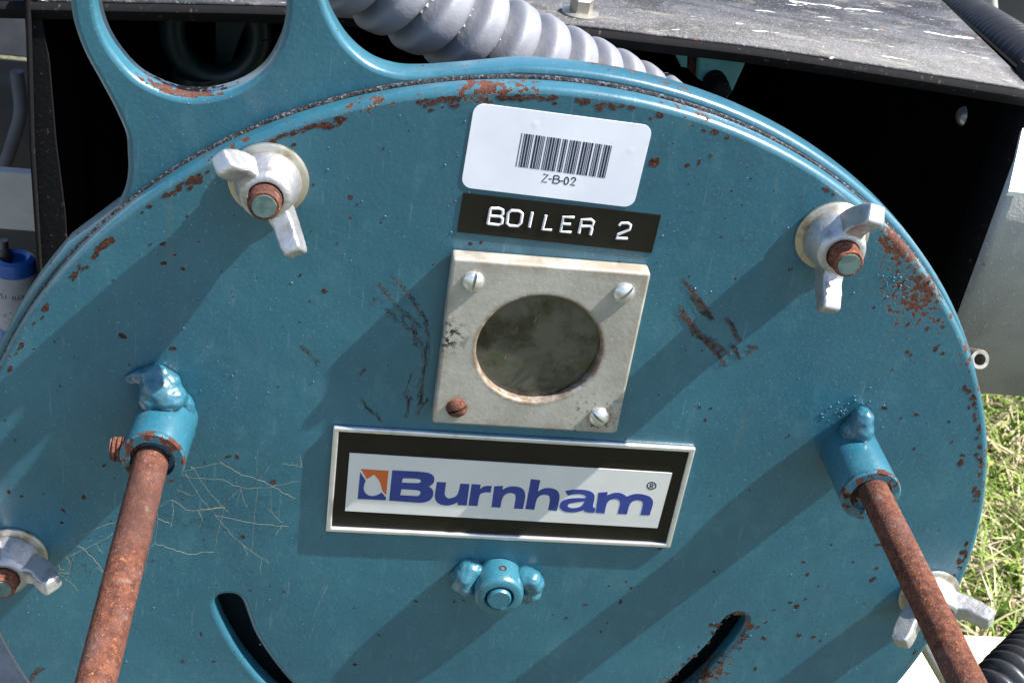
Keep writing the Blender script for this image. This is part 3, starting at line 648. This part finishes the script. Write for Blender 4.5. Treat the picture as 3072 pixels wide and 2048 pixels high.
# ---- bar-code sticker
k8 = crop(1350, 280, .3189)
st = thing('barcode_sticker', 'white rounded bar-code sticker near the top of the disc', 'sticker', (W(1640, 600)))
sc = [(.0073967, .1139152), (.0581759, .1120275), (.0577971, .0862844), (.0073670, .0881923)]
ctr = (sum(p[0] for p in sc)/4, sum(p[1] for p in sc)/4); sa_ = math.atan2(sc[1][1] - sc[0][1], sc[1][0] - sc[0][0])
ext('paper', [rect(*ctr, .0507, .02574, .0030, 6, sa_)], -.00022, .0002, .00005, 'sticker', st, 1)
c39 = {'*': 'bWbwBwBwb', 'Z': 'bWBwBwbwb', '-': 'bWbwbwBwB', 'B': 'bwBwbWbwB', '0': 'bwbWBwBwb', '2': 'bwBWbwbwB'}
x = 0.; bars = []
for ch in '*Z-B-02*':
    for e in c39[ch]:
        wd_ = 2.35 if e in 'BW' else 1.
        if e in 'bB': bars.append((x, x + wd_))
        x += wd_
    x += 1.
x -= 1.
tl, tr, bl, br = (k8(674, 372), k8(1524, 491), k8(617, 685), k8(1456, 795))
V = []; F = []
for a, b in bars:
    a, b = a/x, b/x; L_ = lambda p, q, t: (p[0] + (q[0] - p[0])*t, p[1] + (q[1] - p[1])*t); o = len(V)
    for q in (L_(tl, tr, a), L_(tl, tr, b), L_(bl, br, b), L_(bl, br, a)): V.append((q[0], -.00026, q[1]))
    for q in (L_(tl, tr, a), L_(tl, tr, b), L_(bl, br, b), L_(bl, br, a)): V.append((q[0], -.00021, q[1]))
    F += [(o, o+3, o+2, o+1)] + [(o+i, o+(i+1) % 4, o+4+(i+1) % 4, o+4+i) for i in range(4)]
pyd('barcode', V, F, 'ink', st)
el = lambda cx, cy, rx, ry, sh: [(cx + rx*math.cos(t) - sh*math.sin(t)*-1, cy + ry*math.sin(t)) for t in np.linspace(0, 2*math.pi, 21)]
zt = [[(880, 760), (926, 766), (863, 830), (912, 837)], [(930, 806), (956, 809)], [(981, 774), (966, 844)], [(981, 774), (1014, 777), (1028, 786), (1026, 800), (1012, 808), (974, 807)], [(1012, 808), (1028, 818), (1027, 836), (1010, 848), (966, 844)], [(1037, 825), (1063, 828)],
      [(1095 + 19*math.cos(t) - 6*math.sin(t), 824 + 34*math.sin(t) + 2*math.cos(t)) for t in np.linspace(0, 2*math.pi, 21)], [(1142, 812), (1150, 797), (1166, 793), (1181, 801), (1180, 818), (1160, 838), (1132, 860), (1174, 866)]]
tubes('printed_code', [pts3(k8, q, -.00023) for q in zt], [.00021]*len(zt), 'ink', st, 6, -.00022, .3)

# ---- embossed label tape
tp = thing('label_tape', 'black embossed label tape reading BOILER 2, above the sight port', 'label', (W(1660, 760)))
tc = [(.0077452, .0865424), (.0661663, .0847719), (.0658285, .0720690), (.0075318, .0738396)]
tcx = (sum(p[0] for p in tc)/4, sum(p[1] for p in tc)/4); ta = math.atan2(tc[1][1] - tc[0][1], tc[1][0] - tc[0][0])
ext('tape', [rect(*tcx, .0584, .01270, 0, 0, ta)], -.00032, .0003, .00008, 'black', tp, 1)
em = dict(B=[[(383, 1083), (355, 1226)], [(383, 1083), (462, 1082), (497, 1098), (497, 1135), (470, 1157), (372, 1153)], [(470, 1157), (496, 1178), (488, 1222), (458, 1236), (355, 1226)]],
          O=[[(575, 1103), (650, 1106), (680, 1130), (668, 1218), (640, 1248), (562, 1245), (535, 1222), (548, 1125), (575, 1103)]],
          I=[[(775, 1118), (745, 1258)]], L=[[(904, 1145), (870, 1280), (957, 1286)]],
          E=[[(1170, 1167), (1067, 1163), (1040, 1300), (1140, 1307)], [(1056, 1226), (1135, 1232)]],
          R=[[(1212, 1315), (1240, 1187), (1325, 1187), (1352, 1207), (1342, 1247), (1226, 1250)], [(1325, 1250), (1335, 1275), (1320, 1330)]],
          T=[[(1592, 1243), (1612, 1221), (1675, 1221), (1700, 1240), (1690, 1280), (1580, 1328), (1563, 1362), (1670, 1366)]])
for key in 'BOILERT':
    q = [pts3(k8, s, -.00034) for s in em[key]]
    tubes('letter', q, [.00044]*len(q), 'emboss', tp, 10, -.00032, .75)

# ---- cobweb strands by the left rod
web = [[(380, 820), (450, 870), (530, 945)], [(470, 620), (640, 530), (780, 480)], [(400, 740), (560, 670), (700, 600), (765, 560)], [(470, 620), (545, 650), (620, 720), (700, 825)], [(390, 740), (400, 790), (430, 810)], [(500, 690), (480, 760), (455, 870)], [(1040, 625), (1150, 660), (1270, 695), (1440, 680)], [(1040, 625), (1060, 480), (1050, 380)], [(1000, 660), (1040, 625)], [(1440, 680), (1480, 500), (1510, 380)], [(1070, 380), (1160, 340), (1250, 400), (1320, 405), (1510, 385)], [(1160, 340), (1165, 420), (1150, 510)], [(1330, 405), (1360, 470), (1335, 530)], [(1060, 460), (1140, 490)], [(1350, 400), (1480, 385), (1560, 310), (1620, 260)], [(1620, 260), (1590, 370)], [(1620, 260), (1640, 350), (1665, 380)], [(1500, 200), (1620, 250), (1750, 255), (1850, 240), (2025, 200)], [(1735, 250), (1710, 460), (1690, 690)], [(1450, 440), (1700, 490), (1940, 515)], [(1250, 160), (1330, 290), (1450, 440), (1560, 570), (1640, 640), (1810, 755)], [(1480, 80), (1620, 160), (1740, 200), (1820, 240), (1990, 330)], [(1820, 250), (1825, 400)], [(1810, 115), (1720, 230)], [(1735, 0), (1725, 180)], [(1890, 660), (1835, 785)], [(1760, 725), (1750, 840)], [(2200, 915), (2140, 1040), (2105, 1130)], [(2130, 1130), (2080, 1270)], [(1380, 200), (1300, 300), (1180, 260)], [(1100, 120), (1260, 180), (1500, 200)], [(1290, 110), (1420, 300), (1540, 420)], [(1640, 640), (1665, 715)], [(1230, 140), (1460, 90)], [(440, 700), (470, 760)], [(690, 825), (650, 790), (615, 850)], [(370, 825), (470, 825)], [(640, 625), (690, 690)], [(1900, 90), (2035, 115)], [(2015, 30), (2025, 110)], [(600, 1370), (545, 1300)], [(1510, 380), (1440, 390)], [(970, 830), (1050, 480)], [(1890, 515), (1855, 565)], [(1800, 390), (1890, 490)]]
paths = []; rr_ = []
for w_ in web:
    P = catmull([W(.4464*x_, 1348 + .4464*y_, -.0006) for x_, y_ in w_], 6)
    for i, p in enumerate(P): p += Vector((random.gauss(0, .00006), random.uniform(-.0006, .0002), random.gauss(0, .00006)))
    paths.append(P); rr_.append(random.uniform(.000018, .00004))
o = tubes('cobweb', paths, rr_, 'grime', None, 5); o['label'] = 'dusty tan cobweb strands stuck to the disc around the left rod'; o['category'] = 'cobweb'; o['kind'] = 'stuff'

# ================================================================== BACKGROUND
YJ = .10
jk = thing('boiler_jacket', 'black sheet-metal boiler jacket box open behind the disc, dusty on top', 'jacket', (.045, YJ, -.30))
# top sheet, slightly bowed, with a turned-down lip
edge_px = [(-500, -25), (0, -6), (295, 0), (847, 12), (1250, 36), (1663, 66), (2000, 104), (2300, 141), (2700, 203), (3100, 268)]
fe = catmull([W(x_, y_, YJ) for x_, y_ in edge_px], 6); V = []; F = []; n = len(fe); dy = np.linspace(0, .46, 8)
zc = .1035
for j, d_ in enumerate(dy):
    for p in fe: V.append((p.x, YJ + d_, p.z + (zc - p.z)*min(1, d_/.2)))
for j in range(len(dy) - 1):
    for i in range(n - 1): a = j*n + i; F.append((a, a + 1, a + n + 1, a + n))
o = pyd('top_sheet', V, F, 'top', jk, True); sm = o.modifiers.new('t', 'SOLIDIFY'); sm.thickness = .0016; sm.offset = -1
V = []; F = []
for p in fe: V += [(p.x, YJ - .0005, p.z - .0012), (p.x, YJ - .0015, p.z - .0030), (p.x, YJ - .0005, p.z - .0060)]
for i in range(n - 1):
    for j in range(2): a = i*3 + j; F.append((a, a + 1, a + 4, a + 3))
o = pyd('front_lip', V, F, 'jacket_lip', jk, True) if 'jacket_lip' in MT else None
if o is None:
    m = Mat('jacket_lip'); m.set(base=m.mix(m.ramp(m.noise(420, 4, .7), .60, .74), (.006, .006, .007), (.09, .07, .055)), rough=.85, spec=.12, normal=m.bump(m.noise(500, 3), .6, .0003)); MT['jacket_lip'] = m.m
    o = pyd('front_lip', V, F, 'jacket_lip', jk, True)
sm = o.modifiers.new('t', 'SOLIDIFY'); sm.thickness = .0012; sm.offset = 1
# left side sheet seen from inside, with a hemmed flange
xl = W(95, 200, YJ).x
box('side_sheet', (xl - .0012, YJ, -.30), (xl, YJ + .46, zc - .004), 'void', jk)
fl = [W(118, 0, YJ), W(150, 180, YJ), W(170, 420, YJ), W(198, 640, YJ), W(204, 740, YJ), W(190, 860, YJ), W(120, 900, YJ), W(100, 430, YJ), W(80, 0, YJ), W(60, -80, YJ), W(112, -80, YJ)]
ext('side_flange', [[(p.x, p.z) for p in fl]], YJ - .0012, .0012, .0003, 'jacket_lip', jk, 1)
ext('flange_hem', [[(W(*q, YJ).x, W(*q, YJ).z) for q in [(80, -60), (96, -60), (108, 430), (136, 890), (124, 890), (94, 430)]]], YJ - .0040, .0030, .0008, 'jacket_lip', jk, 2)
xr = .2237
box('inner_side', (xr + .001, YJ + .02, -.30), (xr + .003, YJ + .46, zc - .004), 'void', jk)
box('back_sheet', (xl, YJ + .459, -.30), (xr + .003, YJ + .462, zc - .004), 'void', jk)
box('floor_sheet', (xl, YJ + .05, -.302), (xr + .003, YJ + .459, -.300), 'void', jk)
# right front sheet, folded at the opening
pb = W(2945, 1178, YJ).z
prof = [(xr, YJ + .020), (xr, YJ + .006), (xr + .0018, YJ + .002), (xr + .006, YJ), (xr + .30, YJ - .004)]
V = []; F = []
for z in (pb, zc + .0): V += [(x_, y_, z) for x_, y_ in prof]
F = [(i, i + 1, i + 6, i + 5) for i in range(4)]
me = bpy.data.meshes.new('front_sheet'); me.from_pydata(V, [], F); me.update(); me.materials.append(MT['grey']); me.materials.append(MT['jacket_lip'])
for i, f in enumerate(me.polygons): f.material_index = 1 if i < 2 else 0
o = link('front_sheet', me, None, jk, True); sm = o.modifiers.new('t', 'SOLIDIFY'); sm.thickness = .0014; sm.offset = -1
def hexbolt(name, base, ax, r, h, wr, mat, parent):
    prof = [(wr, 0), (wr, h*.22), (r*1.05, h*.3)]
    o = lathe(name, prof + [(0, h*.3)], base, ax, mat, parent, 32)
    u, v = frame_of(Vector(ax)); V = []; b = Vector(base); a_ = Vector(ax).normalized()
    for hh, k in ((h*.3, 1), (h*.92, 1), (h, .86)):
        for i in range(6): t = math.pi/3*i + .3; V.append(b + a_*hh + (u*math.cos(t) + v*math.sin(t))*r*k)
    F = [(j*6 + i, j*6 + (i+1) % 6, j*6 + 6 + (i+1) % 6, j*6 + 6 + i) for j in range(2) for i in range(6)] + [tuple(12 + i for i in range(6))]
    pyd('bolt_head', V, F, mat, o); return o
hb = W(1740, 42, YJ + .012); hexbolt('bolt', (hb.x, YJ + .012, .1052), (0, -.05, 1), .0042, .0068, .0066, 'zinc', jk)
for (px, py) in ((117, 150), (2900, 350)):
    q = W(px, py, YJ + .05); lathe('rivet', [(.0042, 0), (.004, .002), (.0025, .0034), (0, .0038)], (q.x, YJ + .05, q.z), (-1 if px > 1000 else 1, -.7, .2), 'screw', jk, 20)

# cast boiler lugs glimpsed inside the jacket
ki = crop(1500, 60, .34)
lug = thing('boiler_section', 'teal and rusty iron boiler section inside the dark jacket', 'boiler section', (.06, .2, -.28))
def slab(name, pts, k, Y, th, mat): return ext(name, [[k(x_, y_, Y) for x_, y_ in pts]], Y, th, .0008, mat, lug, 1)
slab('lug', [(380, 40), (500, 30), (990, 60), (978, 320), (700, 400), (380, 400)], ki, .125, .01, 'inner_teal')
slab('lug', [(1440, 100), (1660, 130), (1655, 430), (1600, 420)], ki, .135, .01, 'inner_teal')
slab('rusty_web', [(1662, 130), (1765, 150), (1740, 520), (1660, 440)], ki, .137, .01, 'rust')
slab('lug', [(1768, 150), (2250, 200), (2060, 620), (2000, 700), (1745, 520)], ki, .133, .01, 'inner_teal')
q = W(2142, 244, .133); hexbolt('bolt', (q.x, .133, q.z), (0.1, -1, 0), .0042, .010, .0046, 'jacket_lip', lug)
kh = crop(150, 0, .42517)
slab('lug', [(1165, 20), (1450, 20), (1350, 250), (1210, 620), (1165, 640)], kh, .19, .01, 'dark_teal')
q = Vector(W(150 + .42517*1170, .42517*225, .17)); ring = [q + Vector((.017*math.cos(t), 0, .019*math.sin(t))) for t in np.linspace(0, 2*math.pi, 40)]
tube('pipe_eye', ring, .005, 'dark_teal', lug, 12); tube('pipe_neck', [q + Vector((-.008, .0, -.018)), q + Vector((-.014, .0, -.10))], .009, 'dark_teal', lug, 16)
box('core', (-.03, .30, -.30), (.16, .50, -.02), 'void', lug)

# galvanised flexible hose
def corr(s, t, pitch, r0, amp, helix=1):
    f = (s/pitch + helix*t/(2*math.pi)) % 1.
    if helix == 0: return r0 + amp*((.5 - .5*math.cos(2*math.pi*f))**.5 - .5)
    dip = math.exp(-((f - .5)/.15)**2); return r0 + amp*(.5 - dip - .22*((f + .5) % 1.))
def arc_len_path(pts, step):
    P = catmull(pts, 900); out = [P[0]]; acc = 0.
    for a, b in zip(P, P[1:]):
        acc += (b - a).length
        if acc >= step: out.append(b); acc = 0.
    return out
hp = [W(900, -190, .045), W(1120, -70, .050), W(1330, 46, .055), W(1600, 178, .067), W(1850, 286, .087), W(2060, 405, .107), W(2220, 570, .12)]
P = arc_len_path(hp, .0006)
o = tube('flexible_hose', P, lambda s, t: corr(s, t, .0128, .0126, .0060, 1), 'flex', None, 48); tag(o, 'silver-grey corrugated metal hose dipping behind the top of the disc', 'hose')
# black corrugated conduits
P = arc_len_path([W(2540, -165, .62), W(2760, -25, .48), W(2905, 70, .34), W(3075, 190, .22), W(3300, 350, .15)], .00045)
o = tube('black_conduit', P, lambda s, t: corr(s, t, .0074, .0118, .0046, 0), 'rubber', None, 32); tag(o, 'black corrugated conduit crossing the top right corner', 'conduit', 'black corrugated conduits')
P = arc_len_path([W(3270, 1800, .10), W(3160, 1895, .075), W(3092, 1965, .055), W(3015, 2045, .035), W(2930, 2150, .02)], .00035)
o = tube('black_conduit', P, lambda s, t: corr(s, t, .0062, .0108, .0034, 0), 'rubber', None, 40); tag(o, 'black corrugated conduit at the bottom right corner by the pale plank', 'conduit', 'black corrugated conduits')
# pale pole and dark tarp at top right
pa = W(2965, -60, 1.0); pbm = W(2975, 60, 1.0)
o = tube('pale_pole', [pa + (pa - pbm)*2, pa, pbm, pbm + (pbm - pa)*6], .0075, 'offwhite', None, 14); tag(o, 'thin pale pole behind the black conduit at top right', 'pole')
o = box('dark_board', (.25, 1.10, -.55), (1.3, 1.13, .55), plain('charcoal_board', (.020, .021, .028), .6, 0, .3, 20)); tag(o, 'dark charcoal board standing behind the boiler at top right', 'board')
# pipe stub beside the disc
ps = thing('pipe_stub', 'small grey pipe end poking out beside the right rim', 'pipe', tuple(W(2938, 1080, .03)))
a_ = W(2938, 1078, .03); lathe('wall', [(.0036, -.010), (.0036, .0), (.0033, .0005), (.0021, .0005), (.0019, -.001), (.0019, -.008), (0, -.008)], a_, (-.05, -1, .55), 'zinc', ps, 28)
# white slab added for the bright patch at the right edge, tilted sunward
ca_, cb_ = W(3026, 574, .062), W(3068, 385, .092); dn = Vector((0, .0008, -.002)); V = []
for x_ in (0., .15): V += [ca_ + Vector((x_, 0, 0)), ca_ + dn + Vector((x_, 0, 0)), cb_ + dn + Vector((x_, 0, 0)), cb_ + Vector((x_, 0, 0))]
o = pyd('added_slab', V, [(0, 1, 5, 4), (1, 2, 6, 5), (2, 3, 7, 6), (3, 0, 4, 7), (0, 3, 2, 1), (4, 5, 6, 7)], 'patch_white'); tag(o, 'white sloping slab added for the bright patch at the right edge above the grey sheet', 'added slab')
# grey tube by the lower right rim
o = tube('steel_tube', [W(2735, 1860, .03), W(2790, 1950, .022), W(2860, 2070, .012), W(2960, 2250, 0)], .0032, 'zinc', None, 14); tag(o, 'thin grey steel tube running beside the dark rusty rod', 'tube')

# things at the left, beyond the side sheet
wall = thing('sided_wall', 'grey clapboard wall behind at the far left', 'wall', (-.45, .60, -.05))
zs = W(40, 165, .60).z
for i in range(5):
    box('board', (-.75, .596, zs + i*.034), (xl - .03, .606, zs + i*.034 + .0325), 'siding', wall, .0015)
o = box('added_dark_panel', (-.75, .56, -.45), (xl - .03, .60, zs - .001), plain('added_dark_panel', (.022, .021, .022), .7, 0, .3, 30), None, .006); tag(o, 'dark panel added to darken the gap below the grey wall at the far left', 'added panel')  # dark panel added to keep the gap beside the jacket dark
P = catmull([W(50, 215, .5), W(62, 330, .5), W(40, 420, .5), W(0, 520, .5), W(-60, 560, .5)], 10)
o = tube('grey_cable', P, .0045, 'siding', None, 10); tag(o, 'grey cable hanging behind the jacket at the far left', 'cable')
o = box('metal_box', tuple(Vector((-.40, .42, W(60, 692, .42).z))), tuple(Vector((W(112, 600, .42).x, .428, W(60, 520, .42).z))), 'offwhite', None, .001); tag(o, 'off-white metal box behind the left side of the jacket', 'box')
tank = thing('blue_tank', 'small blue pressure cylinder with white printed label at left edge', 'cylinder', tuple(W(43, 762, .2) + Vector((0, 0, -.08))))
q = W(43, 775, .20); q.y = .2; YT = .20; R_ = 62*(RM[2] @ (np.array(q) - CAM))/PF
lathe('body', [(R_, -.08), (R_, -.0022), (R_*.93, .0), (R_*.72, .0012), (R_*.55, .0), (R_*.50, -.003), (0, -.003)], (q.x, YT, q.z), (0, 0, 1), 'bluebottle', tank, 64)
lathe('label', [(R_*1.01, -.034), (R_*1.012, -.0338), (R_*1.012, -.0062), (R_*1.01, -.006)], (q.x, YT, q.z), (0, 0, 1), 'label', tank, 64)
lathe('valve', [(R_*.3, -.003), (R_*.3, .004), (R_*.2, .005), (R_*.2, .009), (0, .009)], (q.x - .004, YT, q.z), (0, 0, 1), 'rubber', tank, 24)
def onlabel(u, v):                                               # u: angle, v: height
    a_ = -math.pi/2 + u; return Vector((q.x + R_*1.014*math.cos(a_), YT + R_*1.014*math.sin(a_), q.z + v))
gl = dict(P=[[(0, 0), (0, 1), (.6, 1), (.6, .5), (0, .5)]], S=[[(.6, 1), (0, 1), (0, .5), (.6, .5), (.6, 0), (0, 0)]], I=[[(.3, 0), (.3, 1)]], M=[[(0, 0), (0, 1), (.3, .5), (.6, 1), (.6, 0)]], A=[[(0, 0), (.3, 1), (.6, 0)], [(.15, .4), (.45, .4)]], X=[[(0, 0), (.6, 1)], [(0, 1), (.6, 0)]])
tx = []
u0 = -.75
for ch in 'PSI MAX':
    if ch != ' ': tx += [[onlabel(u0 + x_*.2, -.0165 + y_*.0022) for x_, y_ in s_] for s_ in gl[ch]]
    u0 += .2
tx += [[onlabel(-.1 + .38*a_, -.0255 + .0022*b_) for a_, b_ in ((-1, 0), (0, 1), (1, 0), (0, -1), (-1, 0))], [onlabel(-.4, -.0295), onlabel(.2, -.0295)]]
tubes('print', tx, [.00018]*len(tx), 'ink', tank, 5)['kind'] = 'stuff'

# ---- ground
GZ = -.62
gr = pyd('ground', [(-60, -60, GZ), (60, -60, GZ), (60, 60, GZ), (-60, 60, GZ)], [(0, 1, 2, 3)], 'soil'); gr['kind'] = 'structure'
def blades(nb, x0, x1, y0, y1):
    V = np.zeros((nb, 7, 3)); bx = rng.uniform(x0, x1, nb); by = rng.uniform(y0, y1, nb); h = rng.uniform(.035, .10, nb); w = rng.uniform(.0012, .0034, nb)
    a = rng.uniform(0, 2*np.pi, nb); lean = rng.uniform(.2, 1.6, nb); b = rng.uniform(0, 2*np.pi, nb)
    lx, ly = np.cos(b)*lean, np.sin(b)*lean; px, py = np.cos(a), np.sin(a)
    for i, t in enumerate((0, .4, .75)):
        k = (1, .9, .6)[i]
        cx = bx + lx*h*t*t; cy = by + ly*h*t*t; cz = GZ + h*t*(1 - .25*t*np.minimum(lean, 1.4))
        V[:, 2*i, 0] = cx - px*w*k; V[:, 2*i, 1] = cy - py*w*k; V[:, 2*i, 2] = cz
        V[:, 2*i+1, 0] = cx + px*w*k; V[:, 2*i+1, 1] = cy + py*w*k; V[:, 2*i+1, 2] = cz
    V[:, 6, 0] = bx + lx*h; V[:, 6, 1] = by + ly*h; V[:, 6, 2] = GZ + h*(1 - .25*np.minimum(lean, 1.4))
    F = []
    for i in range(nb): o = 7*i; F += [(o, o+1, o+3, o+2), (o+2, o+3, o+5, o+4), (o+4, o+5, o+6)]
    return V.reshape(-1, 3).tolist(), F
V, F = blades(52000, .25, 1.5, .25, 1.5)
o = pyd('grass', V, F, 'grass', None, True); o['kind'] = 'stuff'; o['label'] = 'sunlit patchy lawn grass, green mixed with straw'; o['category'] = 'grass'

# plank of the skid at lower right
zf = -.34; fa = Wz(2960, 1904, zf); ne = Wz(2800, 2003, zf)
o = box('plank', (-.05, ne.y - .03, zf - .045), (1.0, fa.y, zf), 'wood', None, .002); tag(o, 'pale sunlit wooden plank at the bottom right under the conduit', 'plank')
# paving at lower left
pv = thing('paving', 'grey concrete paving slabs at the bottom left corner', 'paving', (-.6, .1, GZ))
for i in range(4):
    for j in range(5):
        box('slab', (-1.1 + i*.22, -.3 + j*.22, GZ + .001), (-1.1 + i*.22 + .214, -.3 + j*.22 + .214, GZ + .03), 'paver', pv, .004)
